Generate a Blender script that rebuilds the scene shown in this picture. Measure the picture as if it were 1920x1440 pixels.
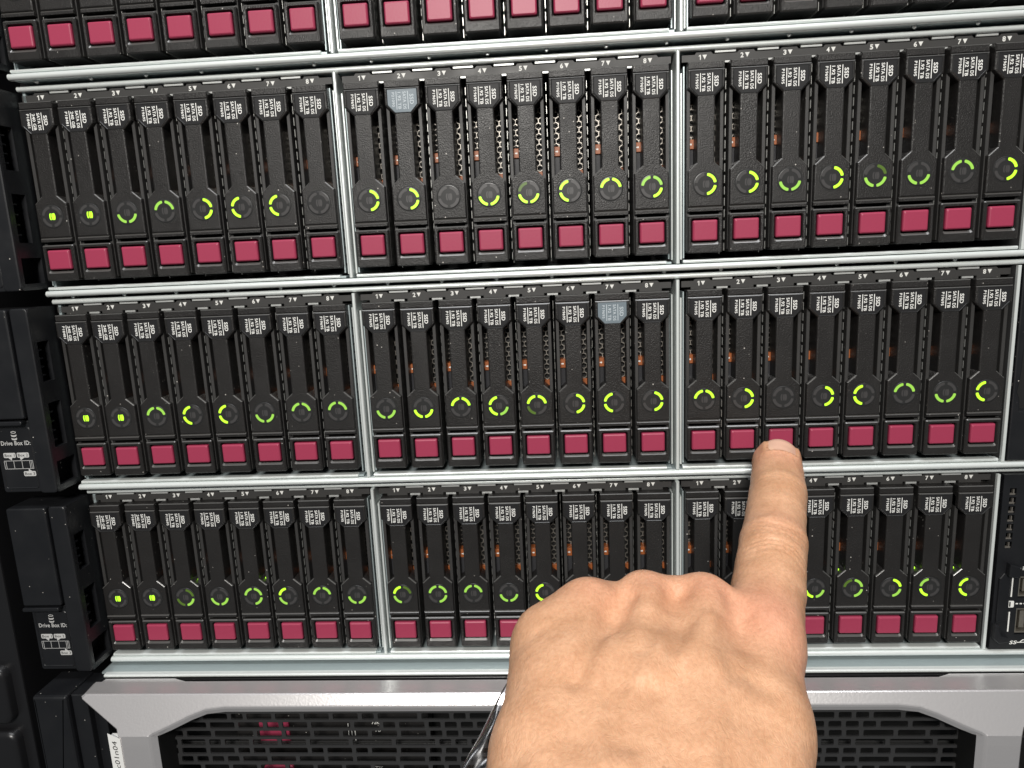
import bpy, math, random
import numpy as np
from mathutils import Matrix, Vector

for o in list(bpy.data.objects):
    bpy.data.objects.remove(o)
SC = bpy.context.scene
COL = SC.collection
MM = 0.001
random.seed(7)

# ------------------------------------------------------------------ camera
FPX = 1330.0
CAM = np.array([17.3806, -300.059, 85.2363])
WV = np.array([0.1906, 0.0606, -0.0386])
def rodr(w):
    th = np.linalg.norm(w); k = w / th
    K = np.array([[0, -k[2], k[1]], [k[2], 0, -k[0]], [-k[1], k[0], 0]])
    return np.eye(3) + math.sin(th) * K + (1 - math.cos(th)) * K @ K
RC = rodr(WV) @ np.array([[1, 0, 0], [0, 0, -1], [0, 1, 0]], float)   # world -> x right, y down, z forward
cd = bpy.data.cameras.new('camera')
cam = bpy.data.objects.new('camera', cd); COL.objects.link(cam)
cd.sensor_width = 36.0; cd.lens = FPX * 36.0 / 1920.0
cd.clip_start = 0.005; cd.clip_end = 50.0
rot = Matrix([[RC[0][i], -RC[1][i], -RC[2][i]] for i in range(3)])
cam.matrix_world = Matrix.Translation(Vector(CAM * MM)) @ rot.to_4x4()
SC.camera = cam

# ------------------------------------------------------------------ world, lamps, exposure
world = bpy.data.worlds.new('World'); SC.world = world; world.use_nodes = True
bg = world.node_tree.nodes['Background']
bg.inputs[0].default_value = (0.80, 0.86, 0.90, 1); bg.inputs[1].default_value = 0.12
def area(name, loc, target, sx, sy, power, col):
    l = bpy.data.lights.new(name, 'AREA'); l.shape = 'RECTANGLE'; l.size = sx; l.size_y = sy
    l.energy = power; l.color = col
    o = bpy.data.objects.new(name, l); COL.objects.link(o)
    o.location = loc
    o.rotation_euler = (Vector(target) - Vector(loc)).to_track_quat('-Z', 'Y').to_euler()
    return o
area('aisle_lamp', (-0.03, -0.86, 0.46), (0.03, 0, 0.02), 0.22, 0.12, 10.0, (1.0, 0.965, 0.91))
area('aisle_ceiling_lamp', (0.06, -0.55, 1.55), (0.0, -0.1, 0.0), 1.2, 0.35, 15.0, (0.97, 0.98, 1.0))
vs = SC.view_settings
vs.view_transform = 'Standard'; vs.look = 'None'; vs.exposure = 0.0; vs.gamma = 1.0
vs.use_curve_mapping = False
SC.cycles.use_denoising = True
SC.cycles.max_bounces = 6
SC.cycles.sample_clamp_indirect = 4.0

# ------------------------------------------------------------------ materials
def nodes(m):
    m.use_nodes = True
    nt = m.node_tree
    return nt, nt.nodes, nt.links, nt.nodes['Principled BSDF']
def simple(name, col, rough=0.5, metal=0.0, spec=0.5, emit=None, estr=0.0, coat=0.0, bump=None, trans=0.0):
    m = bpy.data.materials.new(name)
    nt, N, L, b = nodes(m)
    b.inputs['Base Color'].default_value = (*col, 1)
    b.inputs['Roughness'].default_value = rough
    b.inputs['Metallic'].default_value = metal
    b.inputs['Specular IOR Level'].default_value = spec
    b.inputs['Coat Weight'].default_value = coat
    b.inputs['Transmission Weight'].default_value = trans
    if emit:
        b.inputs['Emission Color'].default_value = (*emit, 1); b.inputs['Emission Strength'].default_value = estr
    if bump:
        tc = N.new('ShaderNodeTexCoord'); nz = N.new('ShaderNodeTexNoise')
        nz.inputs['Scale'].default_value = bump[0]; nz.inputs['Detail'].default_value = 3
        bp = N.new('ShaderNodeBump'); bp.inputs['Strength'].default_value = bump[1]; bp.inputs['Distance'].default_value = bump[2]
        L.new(tc.outputs['Object'], nz.inputs['Vector']); L.new(nz.outputs['Fac'], bp.inputs['Height'])
        L.new(bp.outputs['Normal'], b.inputs['Normal'])
    return m
def grained(name, col, rough, grain=2600, gstr=0.35, gdist=0.00012, dust=0.5, spec=0.5, dustcol=(0.55, 0.52, 0.48)):
    """moulded plastic: fine grain relief, uneven gloss, sparse dust specks; shifted per object"""
    m = bpy.data.materials.new(name)
    nt, N, L, b = nodes(m)
    tc = N.new('ShaderNodeTexCoord'); oi = N.new('ShaderNodeObjectInfo')
    mul = N.new('ShaderNodeVectorMath'); mul.operation = 'SCALE'; mul.inputs['Scale'].default_value = 1.0
    cx = N.new('ShaderNodeCombineXYZ')
    for i in range(3): L.new(oi.outputs['Random'], cx.inputs[i])
    add = N.new('ShaderNodeVectorMath'); add.operation = 'ADD'
    L.new(cx.outputs[0], mul.inputs[0])
    L.new(tc.outputs['Object'], add.inputs[0]); L.new(mul.outputs[0], add.inputs[1])
    V = add.outputs[0]
    g = N.new('ShaderNodeTexNoise'); g.inputs['Scale'].default_value = grain; g.inputs['Detail'].default_value = 2
    L.new(V, g.inputs['Vector'])
    bp = N.new('ShaderNodeBump'); bp.inputs['Strength'].default_value = gstr; bp.inputs['Distance'].default_value = gdist
    L.new(g.outputs['Fac'], bp.inputs['Height']); L.new(bp.outputs['Normal'], b.inputs['Normal'])
    w = N.new('ShaderNodeTexNoise'); w.inputs['Scale'].default_value = 90; w.inputs['Detail'].default_value = 4
    L.new(V, w.inputs['Vector'])
    mr = N.new('ShaderNodeMapRange'); mr.inputs['From Min'].default_value = .3; mr.inputs['From Max'].default_value = .7
    mr.inputs['To Min'].default_value = rough - .06; mr.inputs['To Max'].default_value = rough + .08
    L.new(w.outputs['Fac'], mr.inputs['Value']); L.new(mr.outputs['Result'], b.inputs['Roughness'])
    v = N.new('ShaderNodeTexVoronoi'); v.inputs['Scale'].default_value = 520; v.inputs['Randomness'].default_value = 1
    L.new(V, v.inputs['Vector'])
    lt = N.new('ShaderNodeMath'); lt.operation = 'LESS_THAN'; lt.inputs[1].default_value = 0.13
    L.new(v.outputs['Distance'], lt.inputs[0])
    sp = N.new('ShaderNodeSeparateColor'); L.new(v.outputs['Color'], sp.inputs[0])
    gt = N.new('ShaderNodeMath'); gt.operation = 'GREATER_THAN'; gt.inputs[1].default_value = 1 - 0.25 * dust
    L.new(sp.outputs[0], gt.inputs[0])
    mm = N.new('ShaderNodeMath'); mm.operation = 'MULTIPLY'
    L.new(lt.outputs[0], mm.inputs[0]); L.new(gt.outputs[0], mm.inputs[1])
    m2 = N.new('ShaderNodeMath'); m2.operation = 'MULTIPLY'; L.new(mm.outputs[0], m2.inputs[0]); L.new(sp.outputs[1], m2.inputs[1])
    mx = N.new('ShaderNodeMix'); mx.data_type = 'RGBA'
    mx.inputs['A'].default_value = (*col, 1); mx.inputs['B'].default_value = (*dustcol, 1)
    L.new(m2.outputs[0], mx.inputs['Factor']); L.new(mx.outputs['Result'], b.inputs['Base Color'])
    b.inputs['Specular IOR Level'].default_value = spec
    return m
M = {}
M['plastic'] = grained('black_moulded_plastic', (0.017, 0.016, 0.0155), 0.37, grain=2300, gstr=0.9, gdist=0.00018, dust=0.5, spec=0.36)
M['plastic_gloss'] = simple('black_rim_plastic', (0.02, 0.02, 0.02), 0.30)
M['edge_glint'] = simple('painted_edge_glint', (0.075, 0.073, 0.07), 0.30, spec=1.0, bump=(1500, 0.2, 0.0001))  # edge highlight put into the material: paler and glossier than the carrier plastic
M['plastic_side'] = grained('black_rail_plastic', (0.030, 0.029, 0.028), 0.5, dust=0.3)
M['ear'] = grained('black_ear_plastic', (0.008, 0.0085, 0.010), 0.40, grain=3500, gstr=0.15, dust=0.25)
M['plate'] = simple('label_plate_black', (0.016, 0.016, 0.017), 0.5, spec=0.2, bump=(1500, 0.08, 0.0001))
M['plate_blue'] = grained('label_plate_bluegrey', (0.13, 0.165, 0.19), 0.5, dust=0.4, dustcol=(0.6, 0.65, 0.7))
M['print'] = simple('white_print', (0.78, 0.78, 0.75), 0.6, spec=.3)
M['print_grey'] = simple('grey_print', (0.75, 0.75, 0.72), 0.55)
M['print_dim'] = simple('dim_grey_print', (0.48, 0.48, 0.47), 0.6)
M['print_faint'] = simple('print_on_blue', (0.42, 0.47, 0.50), 0.55)
M['lens'] = simple('smoked_lens', (0.024, 0.024, 0.024), 0.33, spec=0.35, bump=(1800, 0.05, 0.0001))
M['groove'] = simple('groove_black', (0.004, 0.004, 0.004), 0.6)
M['seg0'] = simple('ring_unlit', (0.050, 0.048, 0.048), 0.35)
M['seg1'] = simple('ring_fading', (0.05, 0.07, 0.02), 0.35, emit=(0.14, 0.32, 0.01), estr=0.30)
M['seg2'] = simple('ring_lit_soft', (0.15, 0.3, 0.05), 0.4, emit=(0.30, 0.60, 0.06), estr=0.75)
M['seg3'] = simple('ring_lit_bright', (0.2, 0.4, 0.03), 0.4, emit=(0.48, 1.0, 0.02), estr=1.25)
M['bead'] = simple('green_bead', (0.2, 0.4, 0.03), 0.4, emit=(0.45, 1.0, 0.03), estr=1.6)
M['button'] = simple('maroon_button', (0.31, 0.036, 0.078), 0.42, spec=0.36, bump=(1800, 0.3, 0.0001))
M['orange'] = simple('copper_brown_tab', (0.30, 0.085, 0.022), 0.45)
M['pipe'] = simple('dark_light_pipe', (0.035, 0.035, 0.038), 0.22)
M['metal'] = simple('zinc_sheet', (0.74, 0.78, 0.765), 0.34, metal=0.35, bump=(420, 0.06, 0.0002))
M['metal_in'] = simple('inner_steel', (0.34, 0.315, 0.28), 0.40, metal=0.7)
M['tab'] = simple('tab_steel', (0.50, 0.51, 0.50), 0.4, metal=0.4)
M['leaf'] = simple('leaf_steel', (0.42, 0.42, 0.40), 0.35, metal=0.7)
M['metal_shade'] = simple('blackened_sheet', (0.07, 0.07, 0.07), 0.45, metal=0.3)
M['metal_dark'] = simple('chassis_sheet', (0.44, 0.51, 0.52), 0.42, metal=0.5, bump=(300, 0.08, 0.0002))
M['strip'] = grained('number_strip_plastic', (0.036, 0.035, 0.034), 0.5, grain=3000, gstr=0.1, dust=0.1)
M['black'] = simple('interior_black', (0.006, 0.006, 0.006), 0.6)
M['rack'] = simple('rack_black_paint', (0.010, 0.010, 0.011), 0.32, bump=(900, 0.1, 0.0002))
M['grille'] = simple('bezel_grille_black', (0.032, 0.032, 0.033), 0.45, bump=(2500, 0.15, 0.0001))
M['silver'] = simple('silver_bezel_paint', (0.88, 0.85, 0.85), 0.28, metal=0.75, bump=(900, 0.15, 0.0003))
M['paper'] = simple('white_tape', (0.82, 0.82, 0.80), 0.5)
M['ink'] = simple('black_ink', (0.01, 0.01, 0.01), 0.5)
M['port'] = simple('port_steel', (0.55, 0.5, 0.42), 0.3, metal=0.9)

# ------------------------------------------------------------------ mesh helpers (millimetres)
def obj(name, data, parent=None, loc=(0, 0, 0)):
    o = bpy.data.objects.new(name, data); COL.objects.link(o)
    o.location = Vector(loc) * MM
    if parent: o.parent = parent
    return o
def tag(o, label=None, cat=None, group=None, kind=None):
    if label: o['label'] = label
    if cat: o['category'] = cat
    if group: o['group'] = group
    if kind: o['kind'] = kind
    return o
def empty(name, loc, label, cat, group=None):
    o = bpy.data.objects.new(name, None); COL.objects.link(o)
    o.location = Vector(loc) * MM; o.empty_display_size = 0.01
    return tag(o, label, cat, group)
class MB:
    def __init__(s): s.v = []; s.f = []; s.m = []
    def add(s, vs, fs, mi=0):
        k = len(s.v); s.v += [tuple(map(float, a)) for a in vs]; s.f += [tuple(k + i for i in f) for f in fs]; s.m += [mi] * len(fs)
    def loft(s, loops, cap0=True, cap1=False, close=True, mi=0):
        """loops run counter-clockwise seen from -y (front to back) -> faces look outward"""
        n = len(loops[0]); vs = [p for l in loops for p in l]; fs = []
        for a in range(len(loops) - 1):
            for i in range(n if close else n - 1):
                j = (i + 1) % n
                fs.append((a * n + j, a * n + i, (a + 1) * n + i, (a + 1) * n + j))
        if cap0: fs.append(tuple(range(n)))
        if cap1: fs.append(tuple(reversed(range((len(loops) - 1) * n, len(loops) * n))))
        s.add(vs, fs, mi)
    def box(s, x0, x1, y0, y1, z0, z1, b=0.0):
        poly = [(x0, z0), (x1, z0), (x1, z1), (x0, z1)]
        s.extrude(poly, y0, y1, b)
    def extrude(s, poly, y0, y1, b=0.0, back=True):
        """poly (x, z) counter-clockwise seen from the front, front at y0 chamfered by b"""
        full = [(x, y0 + b, z) for x, z in poly]; bk = [(x, y1, z) for x, z in poly]
        if b > 0:
            fr = [(x, y0, z) for x, z in inset(poly, b)]
            m1 = [(x, y0 + .076 * b, z) for x, z in inset(poly, b * .617)]; m2 = [(x, y0 + .383 * b, z) for x, z in inset(poly, b * .2)]
            s.loft([fr, m1, m2, full, bk] if b >= .4 else [fr, full, bk], True, back)
        else:
            s.loft([full, bk], True, back)
    def mesh(s, name, mats, smooth=False):
        me = bpy.data.meshes.new(name)
        me.from_pydata([(a * MM, b * MM, c * MM) for a, b, c in s.v], [], s.f)
        for m in (mats if isinstance(mats, (list, tuple)) else [mats]): me.materials.append(m)
        if any(s.m): me.polygons.foreach_set('material_index', s.m)
        if smooth: me.polygons.foreach_set('use_smooth', [True] * len(me.polygons))
        me.update()
        return me
def inset(poly, d):
    n = len(poly); out = []
    for i in range(n):
        p0 = np.array(poly[i - 1]); p1 = np.array(poly[i]); p2 = np.array(poly[(i + 1) % n])
        e1 = (p1 - p0) / np.linalg.norm(p1 - p0); e2 = (p2 - p1) / np.linalg.norm(p2 - p1)
        n1 = np.array([-e1[1], e1[0]]); n2 = np.array([-e2[1], e2[0]])
        k = n1 + n2; k = k / max(1e-6, (1 + n1 @ n2))
        out.append(tuple(p1 + k * d))
    return out
def rrect(x0, x1, z0, z1, r, n=4):
    pts = []
    for cx, cz, a0 in ((x1 - r, z0 + r, -90), (x1 - r, z1 - r, 0), (x0 + r, z1 - r, 90), (x0 + r, z0 + r, 180)):
        for i in range(n + 1):
            a = math.radians(a0 + 90 * i / n); pts.append((cx + r * math.cos(a), cz + r * math.sin(a)))
    return pts
def circle(cx, cz, r, n=40):
    return [(cx + r * math.cos(2 * math.pi * i / n), cz + r * math.sin(2 * math.pi * i / n)) for i in range(n)]
def at(poly, y): return [(x, y, z) for x, z in poly]
def grid_panel(mb, xs, zs, holes, y0, y1, mp=None):
    """plate between y0 (front) and y1 (back) with rectangular openings (x0,x1,z0,z1); mp maps (x,y,z)"""
    X = sorted(set(xs) | {h[0] for h in holes} | {h[1] for h in holes})
    Z = sorted(set(zs) | {h[2] for h in holes} | {h[3] for h in holes})
    X = [x for x in X if xs[0] - 1e-6 <= x <= xs[-1] + 1e-6]; Z = [z for z in Z if zs[0] - 1e-6 <= z <= zs[-1] + 1e-6]
    def inh(i, j):
        if i < 0 or j < 0 or i >= len(X) - 1 or j >= len(Z) - 1: return True
        cx = (X[i] + X[i + 1]) / 2; cz = (Z[j] + Z[j + 1]) / 2
        return any(h[0] < cx < h[1] and h[2] < cz < h[3] for h in holes)
    mp = mp or (lambda x, y, z: (x, y, z))
    vid = {}; vs = []; fs = []
    def V(i, j, k):
        if (i, j, k) not in vid:
            vid[(i, j, k)] = len(vs); vs.append(mp(X[i], (y0, y1)[k], Z[j]))
        return vid[(i, j, k)]
    for i in range(len(X) - 1):
        for j in range(len(Z) - 1):
            if inh(i, j): continue
            fs.append((V(i, j, 0), V(i + 1, j, 0), V(i + 1, j + 1, 0), V(i, j + 1, 0)))
            fs.append((V(i, j + 1, 1), V(i + 1, j + 1, 1), V(i + 1, j, 1), V(i, j, 1)))
            if inh(i - 1, j): fs.append((V(i, j, 1), V(i, j, 0), V(i, j + 1, 0), V(i, j + 1, 1)))
            if inh(i + 1, j): fs.append((V(i + 1, j, 0), V(i + 1, j, 1), V(i + 1, j + 1, 1), V(i + 1, j + 1, 0)))
            if inh(i, j - 1): fs.append((V(i, j, 1), V(i + 1, j, 1), V(i + 1, j, 0), V(i, j, 0)))
            if inh(i, j + 1): fs.append((V(i, j + 1, 0), V(i + 1, j + 1, 0), V(i + 1, j + 1, 1), V(i, j + 1, 1)))
    mb.add(vs, fs)
def bar_x(mb, x0, x1, zc, y0, h, depth, n=10, ends=True):
    """rolled sheet edge along x: half-round front at y0, height h, running back by depth"""
    r = h / 2; prof = [(y0 + depth, zc - r)]
    for i in range(n + 1):
        a = math.radians(-90 + 180 * i / n); prof.append((y0 + r - r * math.cos(a), zc + r * math.sin(a)))
    prof.append((y0 + depth, zc + r))
    L0 = [(x0, y, z) for y, z in prof]; L1 = [(x1, y, z) for y, z in prof]
    k = len(prof); fs = [(i, k + i, k + i + 1, i + 1) for i in range(k - 1)]
    mb.add(L0 + L1, fs)
    if ends:
        mb.add(L0, [tuple(range(k))]); mb.add(L1, [tuple(reversed(range(k)))])
def bar_z(mb, xc, z0, z1, y0, w, depth, n=8):
    r = w / 2; prof = [(xc + r, y0 + depth)]
    for i in range(n + 1):
        a = math.radians(180 * i / n); prof.append((xc + r * math.cos(a), y0 + r - r * math.sin(a)))
    prof.append((xc - r, y0 + depth))
    k = len(prof)
    mb.add([(x, y, z0) for x, y in prof] + [(x, y, z1) for x, y in prof],
           [(i + 1, i, k + i, k + i + 1) for i in range(k - 1)] + [tuple(reversed(range(k))), tuple(range(k, 2 * k))])
# text as flat mesh -------------------------------------------------
_tc = {}
def text_pts(s, bold=0.0):
    if (s, bold) in _tc: return _tc[(s, bold)]
    cu = bpy.data.curves.new('t', 'FONT'); cu.body = s; cu.size = 1; cu.offset = bold; cu.resolution_u = 3
    cu.space_character = 1.02 + bold * 1.6
    o = bpy.data.objects.new('t', cu); COL.objects.link(o)
    dg = bpy.context.evaluated_depsgraph_get(); dg.update()
    me = bpy.data.meshes.new_from_object(o.evaluated_get(dg))
    v = np.array([p.co[:2] for p in me.vertices]); f = [tuple(p.vertices) for p in me.polygons]
    nz = [p.normal.z for p in me.polygons]
    f = [q if n > 0 else tuple(reversed(q)) for q, n in zip(f, nz)]
    bpy.data.objects.remove(o); bpy.data.meshes.remove(me); bpy.data.curves.remove(cu)
    mn = v.min(0); mx = v.max(0); v = (v - mn) / (mx - mn)
    _tc[(s, bold)] = (v, f, (mx - mn)[0] / (mx - mn)[1])
    return _tc[(s, bold)]
def put_text(mb, s, org, ux, uz, length, height, y, bold=0.0, mi=0, mp=None):
    """flat text on a front face: org (x,z) of its lower-left, ux/uz unit vectors (x,z) of reading and up direction"""
    v, f, asp = text_pts(s, bold)
    if length is None: length = height * asp
    P = [(org[0] + a * length * ux[0] + b * height * uz[0], y, org[1] + a * length * ux[1] + b * height * uz[1]) for a, b in v]
    if mp: P = [mp(p) for p in P]
    mb.add(P, f, mi)
    return length

# ================================================================== drive carrier (shared meshes)
PITCH, GAP = 16.5752, 4.9083
def bay_x(k): return (k - 11.5) * PITCH + (k // 8 - 1) * GAP
# outline of bezel handle: lower body, neck, head
HW, NW, LW = 7.25, 3.55, 6.95
body_poly = [(-LW, 9.38), (LW, 9.38), (LW, 23.6), (NW, 26.7), (NW, 51.6), (HW, 55.2), (HW, 61.9), (-HW, 61.9), (-HW, 55.2), (-NW, 51.6), (-NW, 26.7), (-LW, 23.6)]
D = {}
mb = MB(); mb.extrude(body_poly, 0, 9, 0.6, back=False)
cap = [(-HW + .05, 62.0), (HW - .05, 62.0), (HW - .05, 64.8), (-HW + .05, 64.8)]
mb.loft([at(inset(cap, .3), 0.35), at(cap, .75), at(cap, 9)], True)
D['handle'] = mb.mesh('handle', M['plastic'])
mb = MB()
lip = [(-LW - .05, 7.5), (LW + .05, 7.5), (LW + .05, 9.35), (-LW - .05, 9.35)]
mb.loft([at([(-LW + .1, 7.7), (LW - .1, 7.7), (LW - .1, 8.75), (-LW + .1, 8.75)], 0.1), at(lip, 0.75), at(lip, 8)], True)
D['hinge'] = mb.mesh('hinge_strip', M['plastic'])
mb = MB(); mb.box(-0.7, 0.7, 2.2, 22, -8.0, 60.0, 0.15)
D['rail'] = mb.mesh('side_rail', M['plastic_side'])
# label plate
pl = [(-3.2, 52.3), (3.2, 52.3), (6.0, 55.3), (6.0, 61.2), (-6.0, 61.2), (-6.0, 55.3)]
def plate(mat):
    mb = MB(); mb.loft([at(inset(pl, .1), -0.03), at(pl, -0.02), at(pl, 0.2)], True)
    mb.loft([at(inset(pl, .05), -0.02), at(inset(pl, -.12), -0.20), at(inset(pl, -.36), -0.02)], False, mi=1)
    return mb.mesh('label_plate', [mat, M['plastic_gloss']])
D['plate'] = plate(M['plate']); D['plate_blue'] = plate(M['plate_blue'])
def lettering(cap, part, mat):
    mb = MB(); y = -0.06; dn = (0, -1); rt = (1, 0)
    put_text(mb, 'SSD', (3.05, 59.1), dn, rt, 3.9, 1.62, y, 0.02)
    put_text(mb, 'SATA DS', (0.30, 60.2), dn, rt, 6.8, 1.30, y, 0.018)
    put_text(mb, cap, (-1.75, 60.0), dn, rt, 6.5, 1.28, y, 0.018)
    put_text(mb, part, (-4.2, 60.0), dn, rt, 5.5, 1.12, y, 0.015)
    for xc in (2.35, -2.32):
        mb.add([(xc - .15, y, 53.4), (xc + .15, y, 53.4), (xc + .15, y, 60.3), (xc - .15, y, 60.3)], [(0, 1, 2, 3)])
    return mb.mesh('lettering', mat)
D['text_big'] = lettering('1.92 TB', 'P19695', M['print'])
D['text_small'] = lettering('240 GB', 'P18481', M['print'])
D['text_blue'] = lettering('1.92 TB', 'P21090', M['print_faint'])
D['text_blue2'] = lettering('1.92 TB', 'P19695', M['print_faint'])
# status lens
CZ = 18.2
mb = MB(); mb.loft([at(circle(0, CZ, 5.25), -0.03), at(circle(0, CZ, 4.85), 0.9)], False, False)
mb.add(at(circle(0, CZ, 5.25), -0.02), []);
D['groove'] = None
mb = MB()
mb.loft([at(circle(0, CZ, 4.5), -0.22), at(circle(0, CZ, 4.72), -0.18), at(circle(0, CZ, 4.86), -0.02)], True, mi=0)
mb.loft([at(circle(0, CZ, 4.86), -0.025), at(circle(0, CZ, 5.22), -0.03)], False, mi=1)
D['lens'] = mb.mesh('status_lens', [M['lens'], M['groove']])
def arc_mesh(q, lev):
    mb = MB(); a0 = {'TR': 0, 'TL': 90, 'BL': 180, 'BR': 270}[q] + 8.5; a1 = a0 + 73
    n = 12; r0, r1 = 3.25, 4.38
    out = []; inn = []
    for i in range(n + 1):
        a = math.radians(a0 + (a1 - a0) * i / n)
        e = min(i, n - i); k = (0.16 if e == 0 else 0.0)
        out.append(((r1 - k) * math.cos(a), CZ + (r1 - k) * math.sin(a))); inn.append(((r0 + k) * math.cos(a), CZ + (r0 + k) * math.sin(a)))
    poly = out + inn[::-1]
    vs = at(poly, -0.27) + at(poly, -0.2); N = len(poly)
    fs = [(i, i + 1, N - 2 - i, N - 1 - i) for i in range(n)] + [((i + 1) % N, i, N + i, N + (i + 1) % N) for i in range(N)]
    mb.add(vs, fs); return mb.mesh('ring_segment', M['seg%d' % lev])
for q in ('TL', 'TR', 'BL', 'BR'):
    for l in range(4): D[q + str(l)] = arc_mesh(q, l)
def icon(mat):
    mb = MB(); y = -0.26
    el = [(0.95 + .55 * math.cos(t), CZ + 1.45 * math.sin(t)) for t in np.linspace(0, 2 * math.pi, 20, endpoint=False)]
    mb.add(at(el, y), [tuple(range(20))])
    for cx in (0.05, -0.85):
        L = [(cx - .28 - .50 * math.cos(t) + .5, CZ + 1.45 * math.sin(t)) for t in np.linspace(-1.2, 1.2, 9)]
        R = [(cx + .28 - .50 * math.cos(t) + .5, CZ + 1.45 * math.sin(t)) for t in np.linspace(-1.2, 1.2, 9)]
        mb.add(at(L, y) + at(R, y), [(i, 9 + i, 10 + i, i + 1) for i in range(8)])
    return mb.mesh('drive_icon', mat)
D['icon0'] = icon(M['seg0']); D['icon3'] = icon(M['seg3'])
# latch box with recessed button
mb = MB()
ob = rrect(-7.05, 7.05, -9.0, 6.3, 0.7, 3); hb = rrect(-5.4, 5.4, -4.85, 4.75, 0.7, 3)
hb2 = rrect(-5.8, 5.8, -5.75, 5.0, 0.9, 3)
n = len(ob)
fr = inset(ob, .5)
mb.loft([at(hb, 4.0), at(hb, 0.75), at(hb2, 0.05), at(fr, 0.0), at(ob, 0.5), at(ob, 9.0)], False)
D['latch_box'] = mb.mesh('latch_box', M['plastic'])
mb = MB()
bo = rrect(-4.98, 4.98, -4.15, 4.15, 0.6, 3); bi = rrect(-4.3, 4.3, -3.55, 3.4, 0.5, 3)
mb.loft([at(bi, -0.28), at(inset(bo, .25), -0.02), at(bo, 0.45), at(bo, 4.0)], True)
D['button'] = mb.mesh('release_button', M['button'])
# inner honeycomb sheet behind the openings
def honeycomb(x0, x1, z0, z1, y):
    mb = MB(); R = 1.40; w = 0.20; dx = R * math.sqrt(3); dz = 1.5 * R
    j = 0; z = z0
    while z < z1 + R:
        x = x0 + (dx / 2 if j % 2 else 0)
        while x < x1 + dx / 2:
            o_ = [(x + R * math.cos(math.radians(a)), z + R * math.sin(math.radians(a))) for a in range(30, 390, 60)]
            i_ = [(x + (R - w) * math.cos(math.radians(a)), z + (R - w) * math.sin(math.radians(a))) for a in range(30, 390, 60)]
            mb.loft([at(i_, y + .8), at(i_, y), at(o_, y)], False)
            x += dx
        z += dz; j += 1
    return mb
hm = honeycomb(-5.0, 5.0, 24.5, 52.5, 11.0)
D['mesh'] = hm.mesh('vent_mesh', M['metal_in'])
mb = MB(); mb.box(-6.2, -3.3, 7.0, 12, 32.8, 36.6, 0.15)
mb.add([(-5.35, 6.98, 34.4), (-4.65, 6.98, 34.4), (-4.65, 6.98, 34.9), (-5.35, 6.98, 34.9)], [(0, 1, 2, 3)], 1)
mb.add([(-4.65, 6.98, 34.1), (-4.2, 6.98, 34.65), (-4.65, 6.98, 35.2)], [(0, 1, 2)], 1)
D['tab'] = mb.mesh('copper_tab', [M['orange'], M['print_grey']])
mb = MB(); mb.box(3.6, 6.0, 10.0, 12, 23.5, 27.2, 0.2)
D['tab2'] = mb.mesh('copper_tab', M['orange'])
mb = MB(); mb.box(-6.1, -3.4, 7.4, 12, 22.0, 32.6, 0.3)
D['pipe'] = mb.mesh('light_pipe', M['pipe'])
mb = MB()
for lat in range(5): pass
vs = []; fs = []
for i in range(7):
    for j in range(12):
        t = math.pi * i / 6; a = 2 * math.pi * j / 12
        vs.append((.75 * math.sin(t) * math.cos(a), .75 * math.sin(t) * math.sin(a), .75 * math.cos(t)))
for i in range(6):
    for j in range(12): fs.append((i * 12 + j, (i + 1) * 12 + j, (i + 1) * 12 + (j + 1) % 12, i * 12 + (j + 1) % 12))
mb.add(vs, fs); D['bead'] = mb.mesh('activity_light', M['bead'], True)
# drive bodies behind the bezel (dark steel box)
mb = MB(); mb.box(-6.4, 6.4, 13.5, 70, -7.5, 60.5); D['bodybox'] = mb.mesh('drive_body', M['black'])

def glint_edges(me):        # upward-facing chamfers get the paler, shinier plastic as painted-on highlights
    me.materials.append(M['edge_glint'])
    for p in me.polygons:
        if p.normal.z > .30 and p.normal.y < -.25 and abs(p.normal.x) < .75 and p.area < 2.2e-5: p.material_index = 1
for k_ in ('handle', 'hinge', 'latch_box'): glint_edges(D[k_])
LED = {
 'A': ['C', 'C', 'BL2 BR2', 'TL2 TR2', 'TR3 BR3', 'TL3 BL3', 'TL3 BL3', '',
       'TR3 BR3', 'TR3 BR3', '', 'BL3 BR3', 'BL3 BR3 TL1', 'TL3 BL3', 'TL3 TR3', 'TL2 TR2 BR3',
       'TR3 BR3', 'TR3 BR3', 'BL2 BR2', 'TR3 BR3', 'BL2 BR2 TR1', 'BL2 BR2', 'TL2 TR2', 'TR3 BR3'],
 'B': ['C', 'C', 'TL2 TR2', 'TL3 BL3', 'TL3 BL3', 'BL2 BR2', 'TL2 TR2', 'TL2 TR2',
       'BL2 BR2', 'BL3 BR3', 'TL3 TR3', 'TL3 BL3 BR2', 'TL3 TR3 BL1', 'TR3 BR3', 'TL3 BL3', 'TR3 BR3',
       'TL3 TR3', 'TR3 BR3', '', 'TR3 BR3', 'TL3 BL3', 'TL2 TR2', 'BL2 BR2', 'TL3 BL3'],
 'C': ['C', 'C', 'BR2 TR1 BL1', 'BL2 BR2', 'TL2 TR2 BR2', 'TL3 BL2', 'TL2 TR2', 'BL2 BR2',
       'TL3 BL2 TR1', 'TL2 TR2 BR2', 'TL2 TR2', 'BL2 BR2', 'TL3 BL3', 'TL2 TR2', 'BL2 BR2', 'TL3 BL3',
       'TR3 BR3', 'BL2 BR2', '', 'BL3 BR2', 'TR2 TL1 BR2', 'TR3 BR2', 'TL2 BL3', 'TL3 BL3'],
 'D': ['BL2 BR2'] + [''] * 23,
}
BEAD = {('C', 2): (5.6, 4, 25.6), ('C', 4): (5.6, 4, 25.6), ('C', 20): (-5.4, 4, 25.0), ('C', 22): (-5.4, 4, 25.6), ('C', 23): (-5.4, 4, 25.6)}
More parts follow.
